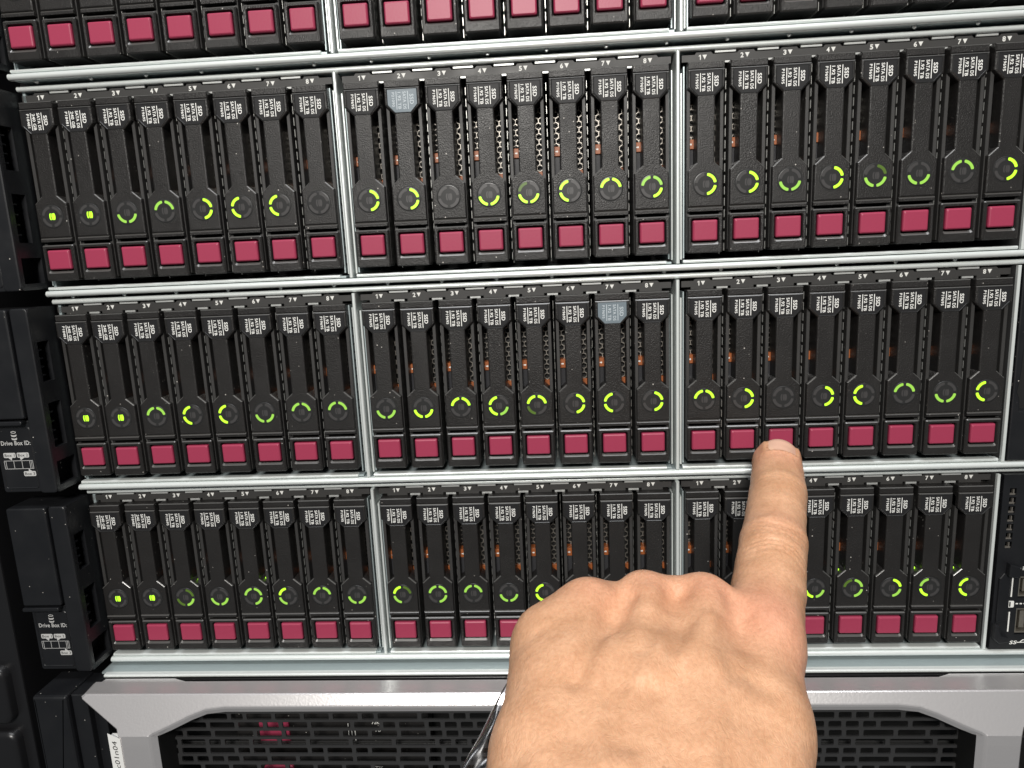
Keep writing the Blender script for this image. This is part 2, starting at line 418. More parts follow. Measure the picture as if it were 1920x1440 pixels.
ROWS = {'D': ((0.88, -3.07, 177.8), 'topmost'), 'A': ((0.02, -0.49, 88.9), 'second'), 'B': ((0, 0, 0), 'third'), 'C': ((0.33, 2.0, -88.9), 'fourth')}
def led_phrase(s):
    if not s: return 'ring unlit'
    if s == 'C': return 'centre lit'
    q = set(a[:2] for a in s.split() if a[2] != '1')
    if q == {'TL', 'TR'}: return 'upper arcs lit'
    if q == {'BL', 'BR'}: return 'lower arcs lit'
    if q == {'TL', 'BL'}: return 'left arcs lit'
    if q == {'TR', 'BR'}: return 'right arcs lit'
    if len(q) == 1: return 'lower-right arc lit'
    return 'three arcs lit'
BOXN = ['left', 'middle', 'right']
ORD = ['first', 'second', 'third', 'fourth', 'fifth', 'sixth', 'seventh', 'eighth']
for row, (off, nm) in ROWS.items():
    for k in range(24):
        s = LED[row][k]
        blue = (row, k) in (('A', 9), ('B', 14))
        small = k < 2
        hid = row == 'D' or (row == 'C' and 13 <= k <= 18)
        lab = 'black drive carrier%s in %s bay, %s box, %s%s' % (
            ' with grey-blue label' if blue else '', ORD[k % 8], BOXN[k // 8], nm + ' server from top' if nm != 'topmost' else nm + ' server',
            '' if (hid or blue) else ', ' + led_phrase(s))
        e = empty('drive_carrier', (off[0] + bay_x(k) + random.uniform(-.12, .12), off[1] + random.uniform(-.15, .25), off[2] + random.uniform(-.1, .1)),
                  lab, 'drive carrier', 'drive carriers in the server bays')
        e.rotation_euler = (0, math.radians(random.uniform(-.12, .12)), math.radians(random.uniform(-.5, .5)))
        obj('handle', D['handle'], e); obj('hinge_strip', D['hinge'], e)
        obj('latch_box', D['latch_box'], e)
        bt = obj('release_button', D['button'], e)
        bt.location.y = random.uniform(-.15, .25) * MM
        if row == 'B' and k == 18: bt.location.y = 0.9 * MM
        ln = obj('status_lens', D['lens'], e)
        lv = {a[:2]: a[2] for a in s.split()} if s != 'C' else {}
        for q in ('TL', 'TR', 'BL', 'BR'): obj('ring_segment', D[q + lv.get(q, '0')], ln)
        obj('drive_icon', D['icon3' if s == 'C' else 'icon0'], ln)
        for sx in (-1, 1): obj('side_rail', D['rail'], e, (sx * 6.55, 0, 0))
        obj('drive_body', D['bodybox'], e)
        if row != 'D':
            lp = obj('label_plate', D['plate_blue' if blue else 'plate'], e)
            if blue: lp['label'] = 'grey-blue label plate'
            obj('lettering', D['text_small'] if small else D['text_blue'] if (row, k) == ('A', 9) else D['text_blue2'] if blue else D['text_big'], lp)
            obj('vent_mesh', D['mesh'], e); obj('copper_tab', D['tab'], e); obj('light_pipe', D['pipe'], e)
            obj('copper_tab', D['tab2'], e)
            if (row, k) in BEAD: obj('activity_light', D['bead'], e, BEAD[(row, k)])

# ================================================================== servers
S = {}
BX = [(bay_x(8 * b) - 8.6, bay_x(8 * b + 7) + 8.6) for b in range(3)]
XL, XR = -204.6, 240.0
XDIV = [(BX[0][1] + BX[1][0]) / 2, (BX[1][1] + BX[2][0]) / 2]
# shell: floor, roof, walls, back (dark sheet)
mb = MB()
mb.box(XL + 1, XR, 4.6, 300, 69.7, 71.6)
mb.box(XL + 1, XR, 2.4, 300, -15.8, -13.4)
mb.box(XL + 1, XL + 2.2, 5.2, 300, -13.39, 69.69)
S['shell'] = mb.mesh('chassis_shell', M['metal_dark'])
mb = MB(); mb.box(XL + 2.3, XR, 74, 76, -13.3, 69.6); S['back'] = mb.mesh('backplane', M['black'])
mb = MB(); bar_x(mb, XL, XR, -14.6, 0.3, 2.5, 2.6); S['lip_low'] = mb.mesh('lower_edge', M['metal'], True)
mb = MB(); bar_x(mb, XL, XR, 70.65, 3.0, 2.1, 2.4); S['lip_top'] = mb.mesh('upper_edge', M['metal'], True)
for b in range(3):
    x0, x1 = BX[b]
    if b == 0: x0 = XL + 1.0
    if b == 1: x0 += 0.3
    mb = MB(); bar_x(mb, x0, x1 - (2.6 if b < 2 else 0.6), -12.35, 1.3, 1.35, 3.0)
    S['lip%d' % b] = mb.mesh('box_edge', M['metal'], True)
    mb = MB(); mb.box(x0 + .2, x1 - .4, 2.6, 72, -13.0, -12.2); S['floor%d' % b] = mb.mesh('bay_floor', M['metal_dark'])
# number strip with lugs and openings
def strip_mesh(b):
    mb = MB(); x0, x1 = BX[b]
    holes = []
    for i in range(8):
        xc = bay_x(8 * b + i)
        for s in (-1, 1):   # little windows beside each lug
            holes.append((xc + s * 3.35 - .35, xc + s * 3.35 + .35, 68.75, 69.21))
    cuts = []
    for i in range(9):
        xc = bay_x(8 * b) - PITCH / 2 + i * PITCH
        holes.append((max(xc - 3.6, x0), min(xc + 3.6, x1), 64.0, 65.75))
    for i in range(9):
        xc = bay_x(8 * b) - PITCH / 2 + i * PITCH
        holes.append((max(xc - 4.9, x0), min(xc + 4.9, x1), 68.3, 69.2))
    grid_panel(mb, [x0, x1], [64.6, 69.2], holes, 5.2, 6.3)
    return mb.mesh('bay_number_strip', M['strip'])
def tab_mesh(w, h, y):
    mb = MB(); mb.box(-w, w, y, y + .8, 0, h, 0.1); return mb.mesh('metal_tab', M['tab'])
S['tab_up'] = tab_mesh(4.1, 0.8, 4.5); S['tab_lo'] = tab_mesh(2.3, 0.85, 5.0)
mb = MB(); mb.box(-3.0, 3.0, 9.0, 11, -1.5, 3.2, 0.2); S['catch'] = mb.mesh('carrier_catch', M['strip'])
for b in range(3): S['strip%d' % b] = strip_mesh(b)
NUM = []
for i in range(8):
    mb = MB()
    if i: put_text(mb, str(i + 1), (-2.3, 66.3), (1, 0), (0, 1), 1.25, 1.9, 5.16, 0.03)
    else: mb.add(at([(-1.5, 66.3), (-1.12, 66.3), (-1.12, 68.2), (-1.42, 68.2), (-1.95, 67.85), (-1.95, 67.5), (-1.5, 67.75)], 5.16), [tuple(range(7))])
    mb.add([(-.55, 5.16, 68.15), (.35, 5.16, 66.4), (1.25, 5.16, 68.15)], [(0, 1, 2)])
    NUM.append(mb.mesh('bay_number', M['print_grey']))
# perforated leaf between bays
mb = MB()
z = -8.5
while z < 62:
    mb.box(-0.09, 0.09, 3.4, 12.0, z, z + 3.1); z += 4.5
mb.box(-0.09, 0.09, 12, 40, -10, 64)
S['leaf'] = mb.mesh('bay_leaf', M['leaf'])
# slotted plate at the sides of each box
def ladder():
    mb = MB(); mp = lambda x, y, z: (y, x, z)
    holes = [(6.0, 11.0, z0, z0 + 1.1) for z0 in np.arange(-8, 60, 3.6)]
    grid_panel(mb, [4.5, 45.0], [-11, 64], holes, 0, 0.5, lambda x, y, z: (-y, x, z))
    return mb.mesh('side_ladder', M['metal_dark'])
S['ladder'] = ladder()
# dividers
def divider():
    mb = MB(); bar_z(mb, 0, -13.0, 69.2, 1.0, 1.5, 45)
    mb2 = MB(); bar_z(mb2, 1.75, -11.5, 61.5, 4.0, 0.9, 40)
    bar_z(mb2, -1.9, -11.5, 63.0, 4.6, 0.6, 40)
    return mb.mesh('divider_post', M['metal'], False), mb2.mesh('divider_flange', M['metal'], False)
S['div'], S['flange'] = divider()
mb = MB(); mb.box(-0.65, 0.65, 0.9, 2.5, -13.2, 69.4, 0.2); S['endpost'] = mb.mesh('end_post', M['metal'])
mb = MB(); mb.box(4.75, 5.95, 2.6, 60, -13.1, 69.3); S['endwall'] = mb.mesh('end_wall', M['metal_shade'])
mb = MB()
for x in np.arange(-195, 200, 23.5):
    mb.loft([at(circle(x, -16.2, .55, 10), 3.6), at(circle(x, -16.2, .8, 10), 4.4)], True)
S['studs'] = mb.mesh('dimple', M['metal'])
# ---------------- left ear
def rmap(x, y, z): return (-205.0 - y, x, z)     # (depth axis, inward, height) -> world, plate facing +x
EAR = {}
mb = MB()
# side wall with two slotted pockets and the hollow foot
hs = [(-9.4, -2.4, 37.0, 54.5), (-9.0, -1.2, 7.5, 27.5), (-9.8, 2.2, -9.6, 1.2)]
def smap(x, y, z): return (-205.2 - y, x, z)
X = [-12.0, 3.0]
grid_panel(mb, [-11.4, 5.0], [-12.0, 69.0], hs, 0, 2.2, smap)
EAR['side'] = mb.mesh('ear_side_wall', M['ear'])
mb = MB()
mb.extrude(rrect(-213.2, -205.25, -12.4, 69.3, 1.6, 3), -12.4, -11.2, 0.7)
mb.box(-213.2, -212.0, -11.2, 5, -12.2, 69.1); mb.box(-212.0, -205.3, 4.0, 5.0, -12, 69)
mb.box(-212.0, -205.3, -11.1, 4.0, 68.2, 69.1, 0.3); mb.box(-212.0, -205.3, -11.1, 4.0, -12.3, -11.3, 0.3)
EAR['post'] = mb.mesh('ear_post', M['ear'])
mb = MB()
for (a, b_, z0, z1) in hs[:2]:
    for i in range(4):
        zz = z0 + (z1 - z0) * (i + .8) / 4.8; mb.box(-211.5, -205.6, a - .2, a + 2.6, zz - .3, zz + .3, .12)
EAR['ribs'] = mb.mesh('slot_ribs', M['ear'])
mb = MB(); mb.extrude(rrect(-232.5, -214.0, 21.5, 69.0, 1.0, 3), -13.2, 4, 0.9); EAR['lever'] = mb.mesh('latch_lever', M['ear'])
mb = MB()
mb.extrude(rrect(-231.5, -213.6, -12.5, 20.5, 1.2, 3), -10.2, 4, 0.6)
mb.extrude(rrect(-233.0, -215.5, 18.9, 20.7, .6, 2), -13.6, -9.0, 0.4)
EAR['block'] = mb.mesh('label_block', M['ear'])
mb = MB(); r = rrect(-230.4, -214.6, -10.8, 17.5, 1.2, 3)
mb.loft([at(r, -10.22), at(inset(r, .35), -10.5), at(inset(r, .6), -10.22)], False)
EAR['rim'] = mb.mesh('label_rim', M['ear'])
mb = MB(); y = -10.24; cx = -222.5
put_text(mb, 'Drive Box ID:', (cx - 6.6, 9.3), (1, 0), (0, 1), 13.6, 2.0, y, 0.018)
for i, zz in enumerate((15.2, 13.7, 12.2)):   # drive-stack emblem
    if i == 0:
        el = [(cx + 1.25 * math.cos(t), zz + .55 * math.sin(t)) for t in np.linspace(0, 2 * math.pi, 18, endpoint=False)]
        mb.loft([at(inset(el, .28), y), at(el, y - .001)], False)
    else:
        L = [(cx + 1.25 * math.cos(t), zz + .75 + .6 * math.sin(t)) for t in np.linspace(math.pi, 2 * math.pi, 10)]
        Rr = [(x_, z_ - .75) for x_, z_ in L]
        mb.add(at(Rr, y) + at(L, y), [(i2, i2 + 1, 11 + i2, 10 + i2) for i2 in range(9)])
def chip(x0, z0, t):
    mb.extrude(rrect(x0, x0 + 5.6, z0, z0 + 2.3, .5, 2), y - .01, y, 0)
    put_text(mb, t, (x0 + .5, z0 + .5), (1, 0), (0, 1), 4.6, 1.3, y - .03, 0.01, mi=1)
chip(cx - 6.4, 3.6, 'Box 1'); chip(cx - .2, 3.6, 'Box 2'); chip(cx + 1.6, -5.0, 'Box 3')
mb.add([(cx - 4.4, y, 3.6), (cx - 3.0, y, 2.4), (cx - 2.6, y, 3.6)], [(0, 1, 2)])
mb.add([(cx + 1.0, y, 3.6), (cx + 1.2, y, 2.4), (cx + 3.0, y, 3.6)], [(0, 1, 2)])
mb.add([(cx + 4.0, y, -2.7), (cx + 5.6, y, -2.7), (cx + 4.2, y, -1.6)], [(0, 1, 2)])
def hline(x0, x1, zz, w=.2): mb.add([(x0, y, zz - w / 2), (x1, y, zz - w / 2), (x1, y, zz + w / 2), (x0, y, zz + w / 2)], [(0, 1, 2, 3)])
def vline(xx, z0, z1, w=.2): mb.add([(xx - w / 2, y, z0), (xx + w / 2, y, z0), (xx + w / 2, y, z1), (xx - w / 2, y, z1)], [(0, 1, 2, 3)])
hline(cx - 6.6, cx + 6.6, 2.2); hline(cx - 6.6, cx + 6.6, -1.5)
for xx in (-6.6, -5.8, -2.2, 1.6, 5.2, 5.9, 6.6): vline(cx + xx, -1.5, 2.2)
EAR['print'] = mb.mesh('ear_lettering', [M['print_dim'], M['ink']])
# ---------------- right ear (ports)
REAR = {}
def pocket(mb, x0, x1, z0, z1):
    pass
mb = MB()
vents = [(209.8, 212.6, 60.1 - 4.07 * i, 63.3 - 4.07 * i) for i in range(7)]
grid_panel(mb, [207.0, 240.0], [-12.6, 69.4], vents + [(217.2, 224.5, 12.0, 22.6), (217.2, 224.5, -5.6, 7.4)], 0.4, 6.0)
REAR['panel'] = mb.mesh('control_panel', M['ear'])
mb = MB(); mb.box(207.2, 240, 6.2, 9, -12.5, 69); REAR['back'] = mb.mesh('panel_backing', M['black'])
mb = MB(); mb.box(209.85, 212.55, 1.2, 2.4, 60.15, 60.65); mb.box(211.7, 212.1, 1.2, 2.4, 60.7, 62.6); REAR['vtab'] = mb.mesh('vent_tab', M['metal_in'])
mb = MB()
mb.extrude([(211.0, 23.6), (215.8, 22.9), (215.6, 28.2), (211.2, 29.4)], -2.6, 0.38, .5); mb.extrude([(208.4, 1.0), (213.2, 2.0), (213.2, 22.8), (210.2, 24.5), (208.4, 22.0)], -.6, .38, .3)
REAR['lug'] = mb.mesh('finger_lug', M['ear'])
mb = MB(); mb.extrude([(207.2, -6.5), (209.5, -8.6), (214.4, -8.0), (213.9, -6.0), (210.5, -5.2), (208.9, .3), (207.2, .5)], -2.0, 0.38, .5); REAR['lug2'] = mb.mesh('finger_lug', M['ear'])
mb = MB(); y = 0.36
mb.add([(214.1, y, 12.8), (214.7, y, 12.8), (214.7, y, 22.4), (214.1, y, 22.4)], [(0, 1, 2, 3)])
mb.add([(214.0, y, -4.0), (214.6, y, -4.0), (214.6, y, 5.6), (214.0, y, 5.6)], [(0, 1, 2, 3)])
mb.add(at(rrect(212.3, 215.9, 7.7, 10.9, .5, 2), y), [tuple(range(12))])
put_text(mb, 'iLO', (218.2, 25.4), (1, 0), (0, 1), 3.8, 1.9, y, 0.02)
mb.add([(216.2, y, 26.0), (217.4, y, 26.0), (217.4, y, 26.6), (216.2, y, 26.6)], [(0, 1, 2, 3)])
for i in range(4): mb.add([(216.6 + 1.7 * i, y, 9.2), (217.6 + 1.7 * i, y, 9.2), (217.6 + 1.7 * i, y, 9.8), (216.6 + 1.7 * i, y, 9.8)], [(0, 1, 2, 3)])
put_text(mb, 'SS', (215.4, -10.2), (1, 0), (.25, .97), 3.0, 1.8, y, 0.02)
mb.add([(218.6, y, -9.5), (224.5, y, -9.5), (224.5, y, -9.1), (218.6, y, -9.1)], [(0, 1, 2, 3)])
mb.add([(219.6, y, -9.2), (221.0, y, -7.9), (222.6, y, -7.9), (222.6, y, -8.3), (221.2, y, -8.3), (220.2, y, -9.2)], [(5, 4, 3, 2, 1, 0)])
put_text(mb, 'i', (213.8, 8.1), (1, 0), (0, 1), .7, 2.4, y - .03, 0.05, mi=1)
REAR['print'] = mb.mesh('panel_lettering', [M['print_grey'], M['ink']])
mb = MB()
for z0, z1 in ((12.2, 22.4), (-5.4, 7.2)):
    mb.box(217.6, 224.3, 1.2, 6.1, z0 + .4, z0 + 1.0); mb.box(217.6, 224.3, 1.2, 6.1, z1 - 1.0, z1 - .4); mb.box(217.6, 218.2, 1.3, 6.1, z0 + 1.0, z1 - 1.0)
    mb.box(219.8, 222.0, 2.0, 6.1, z0 + 2.5, z1 - 2.0)
REAR['ports'] = mb.mesh('usb_port', M['port'])
mb = MB(); mb.extrude(circle(221.5, 44.0, 1.5, 20), -0.1, .5, .3); REAR['knob'] = mb.mesh('indicator', M['seg0'])
mb = MB(); mb.extrude(circle(219.0, 61.5, 1.6, 20), 0.1, .5, .1); REAR['lamp'] = mb.mesh('power_light', simple('power_green', (.02, .2, .03), .4, emit=(.02, .5, .05), estr=1.2))
# plain right handle for the other servers
mb = MB()
mb.extrude([(206.8, -12.6), (240, -12.6), (240, 8), (216, 8), (210.2, 9), (209.8, 14), (208.6, 17), (209.5, 24), (211, 69), (206.8, 69)], 1.0, 9, .6)
REAR['handle'] = mb.mesh('rack_handle', M['ear'])
mb = MB(); mb.box(209.2, 240, 9.1, 11, -12.5, 69); REAR['hback'] = mb.mesh('panel_backing', M['black'])

for row, (off, nm) in ROWS.items():
    e = empty('rack_server', off, 'silver-edged %s server%s with twenty-four drive bays in three boxes' % (nm, '' if nm == 'topmost' else ' from the top'), 'server', 'servers stacked in the rack')
    obj('chassis_shell', S['shell'], e); obj('backplane', S['back'], e)
    obj('lower_edge', S['lip_low'], e); obj('upper_edge', S['lip_top'], e)
    obj('dimple', S['studs'], e)['kind'] = 'stuff'
    for b in range(3):
        obj('box_edge', S['lip%d' % b], e); obj('bay_floor', S['floor%d' % b], e)
        st = obj('bay_number_strip', S['strip%d' % b], e)
        for i in range(8):
            obj('bay_number', NUM[i], st, (bay_x(8 * b + i), 0, 0))
            obj('carrier_catch', S['catch'], st, (bay_x(8 * b + i), 0, 63.0))
        for i in range(9):
            xc = bay_x(8 * b) - PITCH / 2 + i * PITCH
            if 0 < i < 8:
                obj('metal_tab', S['tab_up'], st, (xc, 0, 68.5)); obj('metal_tab', S['tab_lo'], st, (xc, 0, 64.75))
                obj('bay_leaf', S['leaf'], e, (xc, 5.5 if b == 1 else 0, 0))
        obj('side_ladder', S['ladder'], e, (BX[b][0] + .9, 0, 0)); 
        if b < 2: obj('side_ladder', S['ladder'], e, (BX[b][1] - .9, 0, 0))
    for x in XDIV:
        dv = obj('divider_post', S['div'], e, (x, 0, 0)); obj('divider_flange', S['flange'], dv)
    obj('end_post', S['endpost'], e, (205.2, 0, 0))
    obj('end_wall', S['endwall'], e, (199.8, 0, 0))
    ep = obj('ear_post', EAR['post'], e); obj('ear_side_wall', EAR['side'], ep); obj('slot_ribs', EAR['ribs'], ep)
    lv = obj('latch_lever', EAR['lever'], e)
    lb = obj('label_block', EAR['block'], e); obj('label_rim', EAR['rim'], lb); obj('ear_lettering', EAR['print'], lb)
    if row == 'C':
        cp = obj('control_panel', REAR['panel'], e)
        obj('panel_backing', REAR['back'], cp)
        for i in range(7): obj('vent_tab', REAR['vtab'], cp, (0, 0, -4.07 * i))
        obj('finger_lug', REAR['lug'], cp); obj('finger_lug', REAR['lug2'], cp)
        obj('panel_lettering', REAR['print'], cp); obj('usb_port', REAR['ports'], cp); obj('indicator', REAR['knob'], cp); obj('power_light', REAR['lamp'], cp)
    else:
        hd = obj('rack_handle', REAR['handle'], e); obj('panel_backing', REAR['hback'], hd)

# ================================================================== bottom server with silver bezel
e5 = empty('bezel_server', (0, 0, -151.5), 'bottom server behind a silver bezel with a black slotted grille', 'server')
Z0 = 151.5     # world z = local - 151.5
def loc(z): return z + Z0
mb = MB(); mb.box(XL - 1.5, XR, -2.6, 300, loc(-107.6), loc(-106.6)); obj('chassis_top', mb.mesh('chassis_top', M['metal_dark']), e5)
mb = MB(); bar_x(mb, XL + 1.0, XR, loc(-107.35), -5.2, 1.7, 2.7); obj('upper_edge', mb.mesh('upper_edge', M['metal'], True), e5)
mb = MB(); bar_x(mb, XL + 8, XR, loc(-109.9), -4.4, 1.5, 3.0); obj('inner_edge', mb.mesh('inner_edge', M['rack'], True), e5)
mb = MB(); grid_panel(mb, [XL + 8, 236.0], [loc(-118.0), loc(-110.7)], [(x, x + 6.0, loc(-117.5), loc(-111.9)) for x in np.arange(-194, 228, 7.2)], -3.4, 2.0)
obj('vent_strip', mb.mesh('vent_strip', M['rack']), e5)
mb = MB(); mb.box(XL, XR, 20, 22, loc(-195), loc(-108)); mb.box(XL, XR, -2, 20, loc(-196.2), loc(-195.1)); obj('backplane', mb.mesh('backplane', M['black']), e5)
# bezel frame
half = [((-138, -108), (-138, -113.3)), ((-147, -108), (-147, -114.1)), ((-155, -108), (-154, -116.3)), ((-190, -108), (-163, -119.9)),
        ((-204.8, -108), (-168, -121.8)), ((-206.6, -109.2), (-170.0, -122.5)), ((-206.0, -110.3), (-170.6, -122.9)), ((-187.2, -121.0), (-171.0, -123.2)), ((-185.9, -123.5), (-171.2, -123.5)), ((-185.8, -128), (-171.3, -128))]
def xmir(p): return (20.0 - p[0], p[1])
def zmir(p): return (p[0], -303.0 - p[1])
prs = half + [(zmir(a), zmir(b)) for a, b in reversed(half)]
prs = prs + [(xmir(a), xmir(b)) for a, b in reversed(prs)]     # runs counter-clockwise from top left
outer = [(a[0], loc(a[1])) for a, b in prs]; inner = [(b[0], loc(b[1])) for a, b in prs]
mb = MB()
in2 = inset(inner, 2.6)
out_back = inset(outer, -0.4)
def yf(z):          # the front leans back towards its top and bottom edges
    zz = z - Z0; return -17.6 - .60 * min(15.5, max(0.0, min(-108 - zz, zz + 195)))
def on_face(poly, dy): return [(x, yf(z) + dy, z) for x, z in poly]
mb.loft([on_face(in2, 2.6), on_face(inset(inner, .6), 0.7), on_face(inset(inner, -.3), 0.1), on_face(inset(inner, -.8), 0), on_face(inset(outer, .7), 0.0), on_face(outer, .7), at(out_back, -9)], False)
bz = obj('bezel_frame', mb.mesh('bezel_frame', M['silver']), e5)
for p in bz.data.polygons: p.use_smooth = False
mb = MB(); mb.loft([at(in2, -9.0), on_face(inset(in2, .02), 2.7)], False); obj('bezel_liner', mb.mesh('bezel_liner', M['black']), e5)
mb = MB()
tp = [(-204.5, -17.5), (224.5, -17.5), (224, -6.2), (186, -6.2), (172, -11.8), (150, -12.6), (-135, -12.6), (-152, -12.0), (-168, -6.2), (-202, -6.2)]
nt = len(tp)
mb.add([(x, y, loc(-107.9)) for x, y in tp] + [(x, y, loc(-109.6)) for x, y in tp],
       [tuple(range(nt)), tuple(reversed(range(nt, 2 * nt)))] + [((i + 1) % nt, i, nt + i, nt + (i + 1) % nt) for i in range(nt)])
obj('bezel_top', mb.mesh('bezel_top', M['silver']), e5)
# grille: rows of rounded slots
def slot_cell(mb, x0, x1, z0, z1, hx0, hx1, hz0, hz1, y, d):
    h = rrect(hx0, hx1, hz0, hz1, .6, 2)
    ou = []
    k = len(h) // 4
    cor = [(x1, z0), (x1, z1), (x0, z1), (x0, z0)]
    for c in range(4): ou += [cor[c]] * k
    mb.loft([at(h, y + d), at(h, y)], False)
    n = len(h); vs = at(h, y) + [(a, y, b) for a, b in cor]; fs = []
    for c in range(4):
        for i in range(k - 1): fs.append((c * k + i + 1, c * k + i, n + c))
        fs.append(((c * k + k) % n, c * k + k - 1, n + c, n + (c + 1) % 4))
    mb.add(vs, fs)
mb = MB(); rr = random.Random(11)
RP = 4.5; row_i = 0; z = -113.2
while z > -192:
    x = -183.0 - rr.uniform(0, 9)
    while x < 204:
        mid = -60 < x < 150
        w = rr.choice([5.6, 5.6, 5.6, 5.6, 5.6, 13.0]) if mid else rr.choice([5.6, 11.8, 11.8, 11.8, 18.5])
        slot_cell(mb, x, x + w + 1.9, loc(z - RP), loc(z), x + .95, x + w + .95, loc(z - RP + .62), loc(z - .62), -11.5, 1.0)
        x += w + 1.9
    z -= RP; row_i += 1
obj('bezel_grille', mb.mesh('bezel_grille', M['grille']), e5)
# things behind the grille
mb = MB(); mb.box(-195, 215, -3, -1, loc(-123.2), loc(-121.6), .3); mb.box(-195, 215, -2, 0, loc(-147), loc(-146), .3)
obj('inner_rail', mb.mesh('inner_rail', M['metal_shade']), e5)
mb = MB()
mb.box(-205.5, -199, -14, 0, loc(-195), loc(-109), .4)
obj('hinge_post', mb.mesh('hinge_post', M['ear']), e5)
mb = MB(); mb.extrude(rrect(-229, -212.5, loc(-194), loc(-107.9), 1.0, 3), -20, 0, 1.6); mb.box(-211.9, -204.5, -17.4, 0, loc(-194), loc(-108.6), .5)
obj('latch_lever', mb.mesh('latch_lever', M['ear']), e5)
mb = MB()   # hinge pin stub
mb.loft([[(-174 + 1.5 * i, -10.9 , loc(-136.5) + 0.9 * i) for i in range(1)] * 3], False) if False else None
mb.box(-176.5, -170.5, -14, -11.8, loc(-136.5), loc(-133.2), .7); obj('hinge_stub', mb.mesh('hinge_stub', M['grille']), e5)
# tape label c01n04
mb = MB(); mb.add([(-191.0, -25.9, loc(-171)), (-184.5, -27.2, loc(-171)), (-184.5, -27.2, loc(-124.0)), (-191.0, -25.9, loc(-122.2))], [(0, 1, 2, 3)])
mb.box(-190.9, -185.9, -25.8, -22.6, loc(-170.9), loc(-124.6))
tape = obj('name_tape', mb.mesh('name_tape', M['paper']), e5)
mb = MB(); put_text(mb, 'c01n04', (-186.6, loc(-139.6)), (0, 1), (-1, 0), 13.8, 2.6, -25.2, 0.0, mp=lambda p: (p[0], -27.27 + (-184.5 - p[0]) * 0.2, p[2]))
obj('tape_lettering', mb.mesh('tape_lettering', M['ink']), tape)
# 3.5-inch drives seen through the grille
mb = MB(); mb.extrude(rrect(-48, 48, -10, 11.5, 1, 2), 0, 9, .5); LF_face = mb.mesh('face', M['plastic'])
mb = MB(); mb.extrude(rrect(-36, -21, -9, 5.5, 1.2, 3), -1.4, 0, .5); LF_btn = mb.mesh('release_latch', M['button'])
mb = MB(); put_text(mb, '72K', (20, 2.6), (1, 0), (0, 1), 4.0, 1.7, -.05, .02); put_text(mb, 'TB', (21, -1.6), (1, 0), (0, 1), 3.2, 1.9, -.05, .02)
for a in range(3): mb.add([(8 + a * 1.6, -.05, -8), (8.4 + a * 1.6, -.05, -8), (8.4 + a * 1.6, -.05, 3), (8 + a * 1.6, -.05, 3)], [(0, 1, 2, 3)])
LF_txt = mb.mesh('lettering', M['print_grey'])
for i, (x, w) in enumerate(((-98.5, 'left'),)):
    for j, zz in enumerate((-142.5, -167.5)):
        d = empty('wide_drive', (x, 4.0, zz), 'wide black drive with maroon latch behind the bezel grille, %s of two' % ('upper' if j == 0 else 'lower'), 'drive', 'wide drives behind the grille')
        obj('face', LF_face, d); obj('release_latch', LF_btn, d); obj('lettering', LF_txt, d)

# ================================================================== rack
mb = MB()
mb.box(-420, -244, -6, 60, -330, 330, 1.0)
post = tag(obj('rack_post', mb.mesh('rack_post', M['rack'])), 'black rack upright left of the servers with pressed oblong bosses', 'rack post')
mb = MB(); c = rrect(-9, 9, -15, 15, 5, 5)
mb.loft([at(inset(c, 3.0), -4.5), at(inset(c, 1.2), -4.2), at(inset(c, .3), -2.5), at(c, 0.0)], True)
bm_ = mb.mesh('pressed_boss', M['rack'], True)
for zz in (-115, -149, -183, -217): obj('pressed_boss', bm_, post, (-258, -6.0, zz))
mb = MB(); mb.box(-245, 420, 60, 62, -330, 330); mb.box(240.3, 420, -5, 60, -330, 330)
tag(obj('rack_interior', mb.mesh('rack_interior', M['black'])), kind='structure')

# ================================================================== the pressing hand (one continuous skin surface from a blended distance field)
def PX(u, v, d):
    return CAM + RC.T @ np.array([(u - 960) / FPX * d, (v - 720) / FPX * d, d])
J = dict(tip=PX(1457, 867, 291), dip=PX(1458, 930, 269), pip=PX(1450, 1022, 242), prx=PX(1440, 1112, 223), mi=PX(1428, 1205, 204),
         mm=PX(1318, 1134, 212), mr=PX(1212, 1129, 213), ml=PX(1104, 1149, 209))
WR = PX(1225, 1655, 142)                      # wrist centre
mid = (J['mi'] + J['mm'] + J['mr'] + J['ml']) / 4
FW = (mid - WR) / np.linalg.norm(mid - WR)
LAT = J['mi'] - J['ml']; LAT -= FW * (LAT @ FW); LAT /= np.linalg.norm(LAT)
DOR = np.cross(LAT, FW); DOR /= np.linalg.norm(DOR)
if DOR[2] < 0: DOR = -DOR
caps = []      # (a, b, ra, rb, k)
def cap(a, b, ra, rb, k=4.0): caps.append((np.asarray(a, float), np.asarray(b, float), ra, rb, k))
# index finger
cap(J['tip'], J['dip'], 9.7, 10.3, 1); cap(J['dip'], (J['dip'] + J['pip']) / 2, 10.3, 10.3, .8); cap((J['dip'] + J['pip']) / 2, J['pip'], 10.3, 10.9, .8)
cap(J['pip'], J['prx'], 10.9, 11.1, .8); cap(J['prx'], J['mi'], 11.1, 11.3, .8)
wr = {n: WR + LAT * x + DOR * z for n, x, z in (('i', 18.5, 1), ('m', 8, 3), ('r', -7, 3), ('l', -20, 0))}
for n, r0 in (('i', 10.6), ('m', 9.6), ('r', 9.5), ('l', 9.2)):
    m = J['m' + n]
    cap(m - DOR * 0.5, m * .6 + wr[n] * .4 - DOR * 1.5, r0, 12.5, 6); cap(m * .6 + wr[n] * .4 - DOR * 1.5, wr[n] - DOR * 4, 12.5, 15, 6)
    cap(m - DOR * 13 - FW * 8, wr[n] - DOR * 12, 9.5, 13, 8)
cap(J['mi'] - FW * 2, J['mm'] - FW * 2, 9.0, 8.6, 2.5); cap(J['mm'], J['mr'], 7.9, 7.9, 2); cap(J['mr'], J['ml'], 7.2, 6.8, 2)
